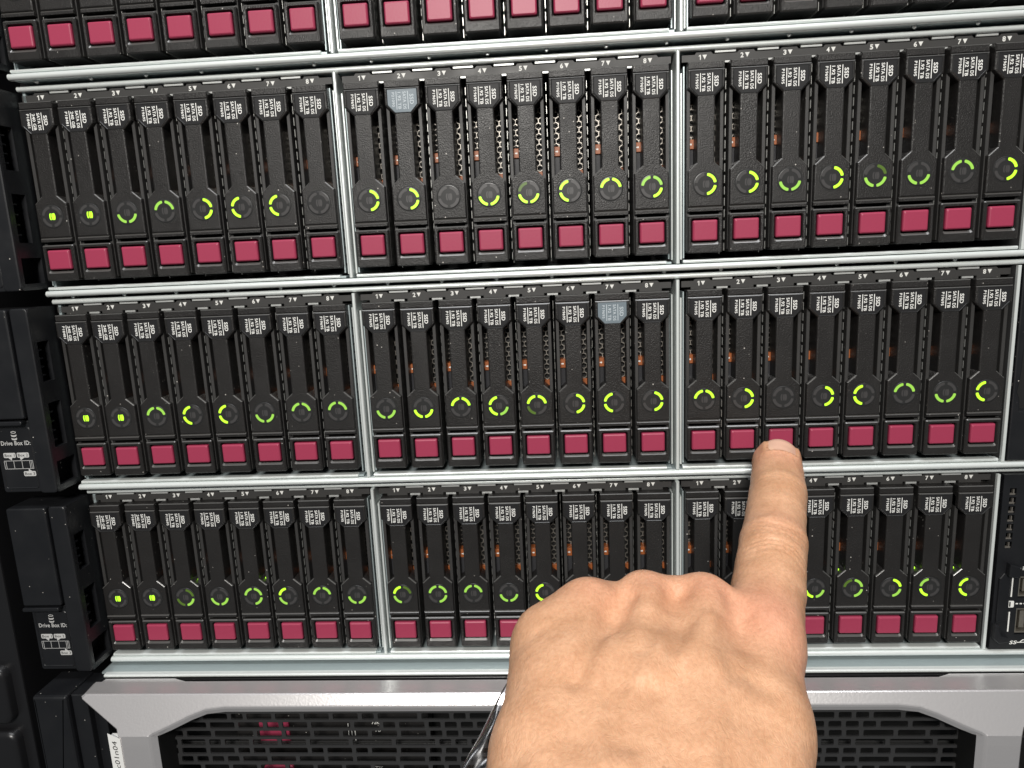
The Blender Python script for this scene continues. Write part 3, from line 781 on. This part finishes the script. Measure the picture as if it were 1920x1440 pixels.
# edge of the hand below the little finger, ball of the thumb
cap(PX(1046, 1218, 203), PX(1036, 1420, 172), 13.0, 14.2, 6); cap(PX(1036, 1420, 172), wr['l'] - DOR * 6, 14.2, 14, 6)
cap(PX(1046, 1218, 203), J['ml'], 12.0, 9.0, 5)
th0 = wr['i'] - DOR * 10; th1 = PX(1430, 1500, 190); th2 = PX(1439, 1448, 217); th3 = PX(1405, 1425, 240)
cap(th0, th1, 14, 12, 6); cap(th1, th2, 11.2, 10.2, 4); cap(th2, th3, 10.0, 8.5, 3)
cap(J['mi'] - DOR * 8 - FW * 22, th1, 11, 11, 7)
# folded fingers
for n, l1, l2, l3, r in (('m', 40, 25, 17, 9.3), ('r', 37, 23, 16, 8.9), ('l', 30, 18, 14, 8.1)):
    m = J['m' + n] - DOR * 1.0
    a = m + l1 * (FW * .38 - DOR * .92); b = a + l2 * (-FW * .60 - DOR * .62 + LAT * .0) / .86; c_ = b + l3 * (-FW * .85 + DOR * .50)
    cap(m, a, r, r * .97, 2.0); cap(a, b, r * .97, r * .88, 1.5); cap(b, c_, r * .88, r * .8, 1.5)
# wrist and forearm
FA = np.array([-0.10, -0.84, -0.53]); FA /= np.linalg.norm(FA)
for s_ in (-1, 1):
    cap(WR + LAT * 12 * s_ - DOR * 4, WR + LAT * 14 * s_ + FA * 60 - DOR * 3, 17, 19, 10)
    cap(WR + LAT * 14 * s_ + FA * 60 - DOR * 3, WR + LAT * 17 * s_ + FA * 190, 19, 28, 12)
NF = len(caps)
def seg_dist(p, a, b):
    ab = b - a; t = np.clip(((p - a) @ ab) / (ab @ ab), 0, 1)
    return np.linalg.norm(p - a - t[:, None] * ab, axis=1), t
def vnoise(p, sc, seed):
    q = p / sc; i = np.floor(q).astype(np.int64); f = q - i; f = f * f * (3 - 2 * f); out = 0
    for dx in (0, 1):
        for dy in (0, 1):
            for dz in (0, 1):
                h = ((i[:, 0] + dx) * 374761393 + (i[:, 1] + dy) * 668265263 + (i[:, 2] + dz) * 2147483647 + seed * 1274126177) & 0x7fffffff
                h = (h ^ (h >> 13)) * 1274126177 & 0x7fffffff
                v = ((h ^ (h >> 16)) & 0xffff) / 65535.0
                w = (f[:, 0] if dx else 1 - f[:, 0]) * (f[:, 1] if dy else 1 - f[:, 1]) * (f[:, 2] if dz else 1 - f[:, 2])
                out = out + v * w
    return out - .5
tendons = []
for n in 'imrl':
    tendons.append((J['m' + n] + DOR * 8.5 - FW * 6, wr[n] + DOR * 9 + LAT * {'i': -9, 'm': -3, 'r': 3, 'l': 8}[n], {'i': .55, 'm': .9, 'r': .9, 'l': .6}[n]))
veins = []; grooves = []
VAX = {}
def finger_frame(a, b):
    ax = (b - a) / np.linalg.norm(b - a); n = DOR - ax * (DOR @ ax); n /= np.linalg.norm(n)
    # the dorsal side is also the side that looks at the camera and upward
    return ax, n, np.cross(ax, n)
PA, PN, PL = finger_frame(J['prx'], J['dip'])
TA, TN, TL = finger_frame(J['dip'], J['tip'])
NAILB = J['tip'] - TA * 7.0                   # nail root
def base_field(p):
    d = np.full(len(p), 1e3)
    for a, b, ra, rb, k in caps:
        dd, t = seg_dist(p, a, b); dd = dd - (ra + (rb - ra) * t)
        h = np.clip(.5 + .5 * (d - dd) / k, 0, 1)
        d = np.where(d > 500, dd, d * (1 - h) + dd * h - k * h * (1 - h))
    return d
def on_skin(u, v):
    ds = np.arange(120, 260, .5); f = base_field(np.array([PX(u, v, d) for d in ds]))
    k = np.argmax(f < 0); return PX(u, v, ds[k])
for pl_ in (((1255, 1150), (1235, 1215), (1205, 1275), (1180, 1330), (1170, 1435)), ((1330, 1160), (1290, 1220), (1240, 1262), (1205, 1275)),
            ((1145, 1190), (1120, 1260), (1115, 1340), (1130, 1435)), ((1395, 1280), (1350, 1330), (1330, 1400), (1335, 1438))):
    veins.append([on_skin(*q) for q in pl_])
for pl_, am, w_ in ((((1180, 1118), (1145, 1160), (1105, 1212), (1080, 1270)), 1.6, 3.0), (((1270, 1112), (1245, 1160), (1205, 1215)), 1.1, 3.0), (((1372, 1120), (1395, 1150), (1360, 1215), (1385, 1268), (1430, 1285)), 1.2, 3.6),
                    (((1215, 1290), (1190, 1330), (1178, 1400)), 1.0, 2.6)):
    grooves.append(([on_skin(*q) for q in pl_], am, w_))
def field(p):
    d = base_field(p)
    near = np.abs(d) < 6
    q = p[near]; o = np.zeros(len(q))
    for a, b, amp in tendons:
        dd, t = seg_dist(q, a, b); o -= amp * np.exp(-(dd / 3.6) ** 2) * np.clip((1 - t) * 3, 0, 1)
    for vv in veins:
        dd = np.min([seg_dist(q, vv[i], vv[i + 1])[0] for i in range(len(vv) - 1)], axis=0); o -= .75 * np.exp(-(dd / 2.2) ** 2)
    for vv, am, w_ in grooves:
        dd = np.min([seg_dist(q, vv[i], vv[i + 1])[0] for i in range(len(vv) - 1)], axis=0); o += am * np.exp(-(dd / w_) ** 2)
    # hollows between the knuckles
    for a, b, am in (('mi', 'mm', .5), ('mm', 'mr', .8), ('mr', 'ml', .9)):
        c0 = (J[a] + J[b]) / 2 + DOR * 7; dd, t = seg_dist(q, c0 - FW * 2, c0 - FW * 30); o += am * np.exp(-(dd / 5.0) ** 2)
    for k_, amp in (('mi', .35), ('mm', .4), ('mr', .4), ('ml', .3)):
        dd = np.linalg.norm(q - (J[k_] + DOR * 10), axis=1); o -= amp * np.exp(-(dd / 6) ** 2)
    o += 0.8 * vnoise(q, 15, 1) + .40 * vnoise(q, 6.5, 2) + 0.14 * vnoise(q, 2.4, 3)
    # creases across the two finger joints (dorsal side)
    for c0, (A_, N_, L_), ts, amp in ((J['pip'] - PA * 9.0, (PA, PN, PL), (-6.2, -4.1, -2.4, -.9, .8, 2.3, 4.2, 6.0), .55), (J['dip'] - TA * 4.0, (TA, TN, TL), (-3.0, -1.2, .6, 2.4), .30)):
        r = q - c0; s1 = r @ A_; l1 = r @ L_; n1 = r @ N_
        m = np.clip((n1 - 1) / 5, 0, 1) * np.exp(-(l1 / 9.0) ** 4) * (np.abs(s1) < 10)
        wob = 1.1 * vnoise(q, 4.5, 9)
        for i, tt in enumerate(ts):
            bow = (0.020 if tt < 0 else -0.020) * l1 * l1 * (abs(tt) / 5 + .25)
            o += amp * (0.6 + .4 * ((i * 7) % 3) / 2) * m * np.exp(-((s1 - tt + bow + wob) / .62) ** 2)
        o -= amp * .9 * m * np.exp(-(s1 / 5.5) ** 2)
    # nail bed: flatten, fold round it
    r = q - NAILB; s1 = r @ TA; l1 = r @ TL; n1 = r @ TN
    ins = np.clip((n1 - 2) / 3, 0, 1)
    fold = np.exp(-((s1 + .6 + .06 * l1 * l1 * 0) / 1.0) ** 2) * (np.abs(l1) < 6.6) + np.exp(-((np.abs(l1) - 6.9) / .9) ** 2) * (s1 > -0.5) * (s1 < 10)
    o -= .42 * ins * fold
    o += .35 * ins * (np.abs(l1) < 6.2) * (s1 > .3) * np.exp(-(l1 / 6.0) ** 6)
    d[near] += o
    # finger pad pressed flat on the button
    return np.maximum(d, p[:, 1] + 0.2)
def surface_nets(f, lo, hi, h, B=4):
    H = h * B; n = np.ceil((hi - lo) / H).astype(int)
    ax = [lo[i] + (np.arange(n[i]) + .5) * H for i in range(3)]
    G = np.stack(np.meshgrid(*ax, indexing='ij'), -1).reshape(-1, 3)
    fc = np.concatenate([base_field(G[i:i + 400000]) for i in range(0, len(G), 400000)]).reshape(n)
    fc2 = np.maximum(fc, (G[:, 1] + .2).reshape(n))
    act = np.argwhere(np.abs(fc2) < H * .95 + 2.0)
    F = np.repeat(np.repeat(np.repeat(fc2, B, 0), B, 1), B, 2).astype(np.float64)
    sub = np.stack(np.meshgrid(*[np.arange(B)] * 3, indexing='ij'), -1).reshape(-1, 3)
    for i in range(0, len(act), 6000):
        idx = (act[i:i + 6000][:, None, :] * B + sub[None]).reshape(-1, 3)
        F[idx[:, 0], idx[:, 1], idx[:, 2]] = f(lo + (idx + .5) * h)
    S_ = F < 0
    c8 = [(a, b, c) for a in (0, 1) for b in (0, 1) for c in (0, 1)]
    N = np.array(F.shape) - 1
    cnt = sum(S_[a:a + N[0], b:b + N[1], c:c + N[2]].astype(np.int8) for a, b, c in c8)
    cell = np.argwhere((cnt > 0) & (cnt < 8))
    vid = np.full(N, -1, np.int64); vid[cell[:, 0], cell[:, 1], cell[:, 2]] = np.arange(len(cell))
    acc = np.zeros((len(cell), 3)); num = np.zeros(len(cell))
    for a in c8:
        for k in range(3):
            if a[k]: continue
            b = list(a); b[k] = 1
            fa = F[tuple((cell + a).T)]; fb = F[tuple((cell + b).T)]
            m = (fa < 0) != (fb < 0); t = np.where(m, fa / np.where(m, fa - fb, 1), 0)
            pnt = np.repeat(np.array(a, float)[None], len(cell), 0); pnt[:, k] += t
            acc += pnt * m[:, None]; num += m
    V = lo + (cell + acc / num[:, None] + .5) * h
    quads = []
    for k in range(3):
        o1, o2 = [(1, 2), (2, 0), (0, 1)][k]
        sl0 = [slice(None)] * 3; sl1 = [slice(None)] * 3; sl0[k] = slice(0, -1); sl1[k] = slice(1, None)
        s0 = S_[tuple(sl0)]; s1 = S_[tuple(sl1)]
        e = np.argwhere(s0 != s1)
        e = e[(e[:, o1] > 0) & (e[:, o2] > 0) & (e[:, o1] < N[o1]) & (e[:, o2] < N[o2])]
        fl = s0[tuple(e.T)]
        def cid(d1, d2):
            q = e.copy(); q[:, o1] += d1; q[:, o2] += d2; return vid[tuple(q.T)]
        q4 = np.stack([cid(-1, -1), cid(0, -1), cid(0, 0), cid(-1, 0)], 1)
        q4[~fl] = q4[~fl][:, ::-1]
        quads.append(q4)
    return V, np.concatenate(quads)
pts = np.array([c_[0] for c_ in caps] + [c_[1] for c_ in caps])
lo = pts.min(0) - 34; hi = pts.max(0) + 34; hi[1] = 2.0
V, Q = surface_nets(field, lo, hi, 0.8)
for _ in range(1):
    f0 = field(V); g = np.stack([field(V + np.eye(3)[i] * .25) - f0 for i in range(3)], 1) / .25
    gn = np.maximum(np.linalg.norm(g, axis=1), .4)
    V = V - g / gn[:, None] ** 2 * np.clip(f0, -.5, .5)[:, None]
me = bpy.data.meshes.new('hand')
me.vertices.add(len(V)); me.vertices.foreach_set('co', (V * MM).ravel())
me.loops.add(Q.size); me.loops.foreach_set('vertex_index', Q.ravel().astype(np.int32))
me.polygons.add(len(Q)); me.polygons.foreach_set('loop_start', (np.arange(len(Q)) * 4).astype(np.int32))
me.polygons.foreach_set('loop_total', np.full(len(Q), 4, np.int32))
me.update(calc_edges=True); me.validate()
me.polygons.foreach_set('use_smooth', np.ones(len(me.polygons), bool))
red = np.zeros(len(V))
for c0, r_, a_ in ((J['mi'] + DOR * 10, 13, .9), (J['pip'] + PN * 9, 8, .35), (J['tip'] - TA * 8 + TN * 7, 9, .75), (J['tip'] + TA * 4, 8, .25), (J['mm'] + DOR * 9, 9, .55), (J['mr'] + DOR * 9, 9, .5), (J['ml'] + DOR * 9, 9, .5), (J['mi'] + LAT * 12 - FW * 12, 12, .5)):
    red += a_ * np.exp(-(np.linalg.norm(V - c0, axis=1) / r_) ** 2)
at_ = me.attributes.new('redness', 'FLOAT', 'POINT'); at_.data.foreach_set('value', np.clip(red, 0, 1).astype(np.float32))
fl = (V - J['mi']) @ FW
at_ = me.attributes.new('along', 'FLOAT_VECTOR', 'POINT')
uv = np.stack([(V - WR) @ LAT, (V - WR) @ FW, (V - WR) @ DOR], 1)
at_.data.foreach_set('vector', uv.astype(np.float32).ravel())
# skin
sk = bpy.data.materials.new('skin'); nt, N_, L_, b_ = nodes(sk)
def nd(t, **kw):
    n = N_.new(t)
    for k, v in kw.items():
        if k.startswith('i_'): n.inputs[k[2:].replace('_', ' ')].default_value = v
        else: setattr(n, k, v)
    return n
av = nd('ShaderNodeAttribute', attribute_name='along'); ar = nd('ShaderNodeAttribute', attribute_name='redness')
n1 = nd('ShaderNodeTexNoise', i_Scale=.10, i_Detail=5.0); L_.new(av.outputs['Vector'], n1.inputs['Vector'])
n2 = nd('ShaderNodeTexNoise', i_Scale=.9, i_Detail=3.0); L_.new(av.outputs['Vector'], n2.inputs['Vector'])
cr = nd('ShaderNodeValToRGB'); L_.new(n1.outputs['Fac'], cr.inputs['Fac'])
cr.color_ramp.elements[0].position = .32; cr.color_ramp.elements[0].color = (0.58, 0.315, 0.18, 1)
cr.color_ramp.elements[1].position = .68; cr.color_ramp.elements[1].color = (0.71, 0.41, 0.25, 1)
mx = nd('ShaderNodeMix', data_type='RGBA'); mx.inputs['B'].default_value = (0.72, 0.31, 0.22, 1)
L_.new(cr.outputs['Color'], mx.inputs['A'])
rm = nd('ShaderNodeMath', operation='MULTIPLY'); rm.inputs[1].default_value = .5; L_.new(ar.outputs['Fac'], rm.inputs[0]); L_.new(rm.outputs[0], mx.inputs['Factor'])
mx2 = nd('ShaderNodeMix', data_type='RGBA', blend_type='MULTIPLY'); mx2.inputs['Factor'].default_value = .35
cr2 = nd('ShaderNodeValToRGB'); cr2.color_ramp.elements[0].position = .35; cr2.color_ramp.elements[0].color = (.72, .62, .55, 1); cr2.color_ramp.elements[1].position = .6; cr2.color_ramp.elements[1].color = (1, 1, 1, 1)
L_.new(n2.outputs['Fac'], cr2.inputs['Fac']); L_.new(mx.outputs['Result'], mx2.inputs['A']); L_.new(cr2.outputs['Color'], mx2.inputs['B'])
vo0 = nd('ShaderNodeTexVoronoi', i_Scale=.11); L_.new(av.outputs['Vector'], vo0.inputs['Vector'])
fr_ = nd('ShaderNodeMath', operation='LESS_THAN'); fr_.inputs[1].default_value = .055; L_.new(vo0.outputs['Distance'], fr_.inputs[0])
mx3 = nd('ShaderNodeMix', data_type='RGBA'); mx3.inputs['B'].default_value = (.30, .12, .06, 1); frm = nd('ShaderNodeMath', operation='MULTIPLY'); frm.inputs[1].default_value = .35
L_.new(fr_.outputs[0], frm.inputs[0]); L_.new(frm.outputs[0], mx3.inputs['Factor']); L_.new(mx2.outputs['Result'], mx3.inputs['A'])
L_.new(mx3.outputs['Result'], b_.inputs['Base Color'])
b_.inputs['Roughness'].default_value = .42; b_.inputs['Specular IOR Level'].default_value = .45
b_.inputs['Subsurface Weight'].default_value = .12; b_.inputs['Subsurface Radius'].default_value = (1.0, .35, .2); b_.inputs['Subsurface Scale'].default_value = .003
# fine skin lines: irregular furrow nets at two sizes, soft folds, pores
def stretched(rz, sc, warp):
    m_ = nd('ShaderNodeMapping'); m_.inputs['Rotation'].default_value = (0, 0, rz); m_.inputs['Scale'].default_value = sc
    wn = nd('ShaderNodeTexNoise', i_Scale=.16, i_Detail=2.0); L_.new(av.outputs['Vector'], wn.inputs['Vector'])
    sc_ = nd('ShaderNodeVectorMath', operation='SCALE'); sc_.inputs['Scale'].default_value = warp; L_.new(wn.outputs['Color'], sc_.inputs[0])
    ad = nd('ShaderNodeVectorMath', operation='ADD'); L_.new(av.outputs['Vector'], ad.inputs[0]); L_.new(sc_.outputs[0], ad.inputs[1])
    L_.new(ad.outputs[0], m_.inputs['Vector']); return m_.outputs[0]
def net(vec, scale, lim):
    v_ = nd('ShaderNodeTexVoronoi', i_Scale=scale, feature='DISTANCE_TO_EDGE'); L_.new(vec, v_.inputs['Vector'])
    q_ = nd('ShaderNodeMath', operation='MINIMUM'); q_.inputs[1].default_value = lim; L_.new(v_.outputs['Distance'], q_.inputs[0]); return q_.outputs[0]
e1 = net(stretched(.75, (1.0, .14, .5), 7.0), .60, .12); e2 = net(stretched(-.3, (.9, .5, .7), 5.0), 1.15, .10)
w1 = nd('ShaderNodeTexNoise', i_Scale=.55, i_Detail=3.0, i_Roughness=.6); L_.new(stretched(.8, (1.0, .22, .6), 7.0), w1.inputs['Vector'])
s1_ = nd('ShaderNodeMath', operation='ADD'); L_.new(e1, s1_.inputs[0]); L_.new(e2, s1_.inputs[1])
s2_ = nd('ShaderNodeMath', operation='MULTIPLY_ADD'); s2_.inputs[1].default_value = 1.9; L_.new(s1_.outputs[0], s2_.inputs[0]); L_.new(w1.outputs['Fac'], s2_.inputs[2])
bmp = nd('ShaderNodeBump'); bmp.inputs['Strength'].default_value = .28; bmp.inputs['Distance'].default_value = .0007
L_.new(s2_.outputs[0], bmp.inputs['Height']); L_.new(bmp.outputs['Normal'], b_.inputs['Normal'])
me.materials.append(sk)
hand = obj('hand', me)
tag(hand, 'bare left hand with outstretched index finger pressing the crimson release button', 'hand')
# fingernail: follows the skin, slightly proud
gv = []; ns, nl = 15, 13
for i in range(ns):
    s_ = 0.0 + 13.6 * i / (ns - 1)
    wd = 5.9 * (1 - .3 * max(0, (s_ - 9.5) / 4.1) ** 2) * (0.82 + .18 * min(1, s_ / 2.5))
    for j in range(nl):
        l_ = wd * (2 * j / (nl - 1) - 1)
        gv.append(NAILB + TA * (s_ - .05 * l_ * l_ * (1 if i == 0 else .4 if i == 1 else 0) * -.5) + TL * l_ + TN * 9.5)
gv = np.array(gv)
edge = np.array([max(abs(2 * j / (nl - 1) - 1) ** 4, (1 - i / 1.0) if i < 1 else 0) for i in range(ns) for j in range(nl)])
tgt = .32 - .5 * edge
for _ in range(14):
    f0 = field(gv); gv = gv - TN * (np.clip(f0 - tgt, -2, 2) * .8)[:, None]
mb = MB(); mb.add(gv, [(i * nl + j, i * nl + j + 1, (i + 1) * nl + j + 1, (i + 1) * nl + j) for i in range(ns - 1) for j in range(nl - 1)])
# underside 0.4 mm lower so the nail has thickness
g2 = gv - TN * .45
k0 = len(mb.v); mb.v += [tuple(a) for a in g2]
mb.f += [tuple(reversed([k0 + q for q in (i * nl + j, i * nl + j + 1, (i + 1) * nl + j + 1, (i + 1) * nl + j)])) for i in range(ns - 1) for j in range(nl - 1)]; mb.m += [0] * ((ns - 1) * (nl - 1))
e_ = [(ns - 1) * nl + j for j in range(nl)]
mb.f += [(e_[j], e_[j + 1], k0 + e_[j + 1], k0 + e_[j]) for j in range(nl - 1)]; mb.m += [0] * (nl - 1)
nailm = simple('fingernail', (0.74, 0.45, 0.33), 0.30, spec=.5)
nm_ = mb.mesh('fingernail', nailm, True)
obj('fingernail', nm_, hand)

# ================================================================== clear plastic film held under the hand
def film():
    NA, NB = 26, 22; up = []; dn = []
    o0, o1 = PX(936, 1306, 206), PX(838, 1505, 186); i0, i1 = PX(1020, 1306, 214), PX(985, 1505, 196)
    for i in range(NB):
        t = i / (NB - 1); a = o0 + (o1 - o0) * t; b = i0 + (i1 - i0) * t
        for j in range(NA):
            s_ = j / (NA - 1)
            bow = 9.0 * math.sin(math.pi * s_) + 1.6 * math.sin(3 * math.pi * s_ + 2.0 * t) + .5 * math.sin(9 * s_ + 11 * t) + .35 * math.sin(23 * s_ - 7 * t)
            p = a + (b - a) * s_ + DOR * bow; up.append(p); dn.append(p - DOR * .25)
    mb = MB(); k = len(up)
    mb.v = [tuple(p) for p in up + dn]
    for i in range(NB - 1):
        for j in range(NA - 1):
            q = (i * NA + j, i * NA + j + 1, (i + 1) * NA + j + 1, (i + 1) * NA + j)
            mb.f += [q, tuple(reversed([k + a for a in q]))]
    rim = [j for j in range(NA)] + [i * NA + NA - 1 for i in range(1, NB)] + [(NB - 1) * NA + j for j in range(NA - 2, -1, -1)] + [i * NA for i in range(NB - 2, 0, -1)]
    for a, b in zip(rim, rim[1:] + rim[:1]): mb.f.append((b, a, k + a, k + b))
    mb.m = [0] * len(mb.f)
    return mb
fm = bpy.data.materials.new('clear_film'); fm.use_nodes = True; nt = fm.node_tree; nt.nodes.clear()
out_ = nt.nodes.new('ShaderNodeOutputMaterial'); tr = nt.nodes.new('ShaderNodeBsdfTransparent'); gl = nt.nodes.new('ShaderNodeBsdfGlossy')
tr.inputs[0].default_value = (.93, .93, .95, 1); gl.inputs['Roughness'].default_value = .22
fz = nt.nodes.new('ShaderNodeFresnel'); fz.inputs['IOR'].default_value = 1.5; ms = nt.nodes.new('ShaderNodeMixShader')
fa = nt.nodes.new('ShaderNodeMath'); fa.operation = 'ADD'; fa.inputs[1].default_value = .02; nt.links.new(fz.outputs[0], fa.inputs[0]); nt.links.new(fa.outputs[0], ms.inputs[0]); nt.links.new(tr.outputs[0], ms.inputs[1]); nt.links.new(gl.outputs[0], ms.inputs[2]); nt.links.new(ms.outputs[0], out_.inputs['Surface'])
tag(obj('plastic_film', film().mesh('plastic_film', fm, True)), 'strip of clear glossy plastic film sticking out beneath the hand', 'plastic film')
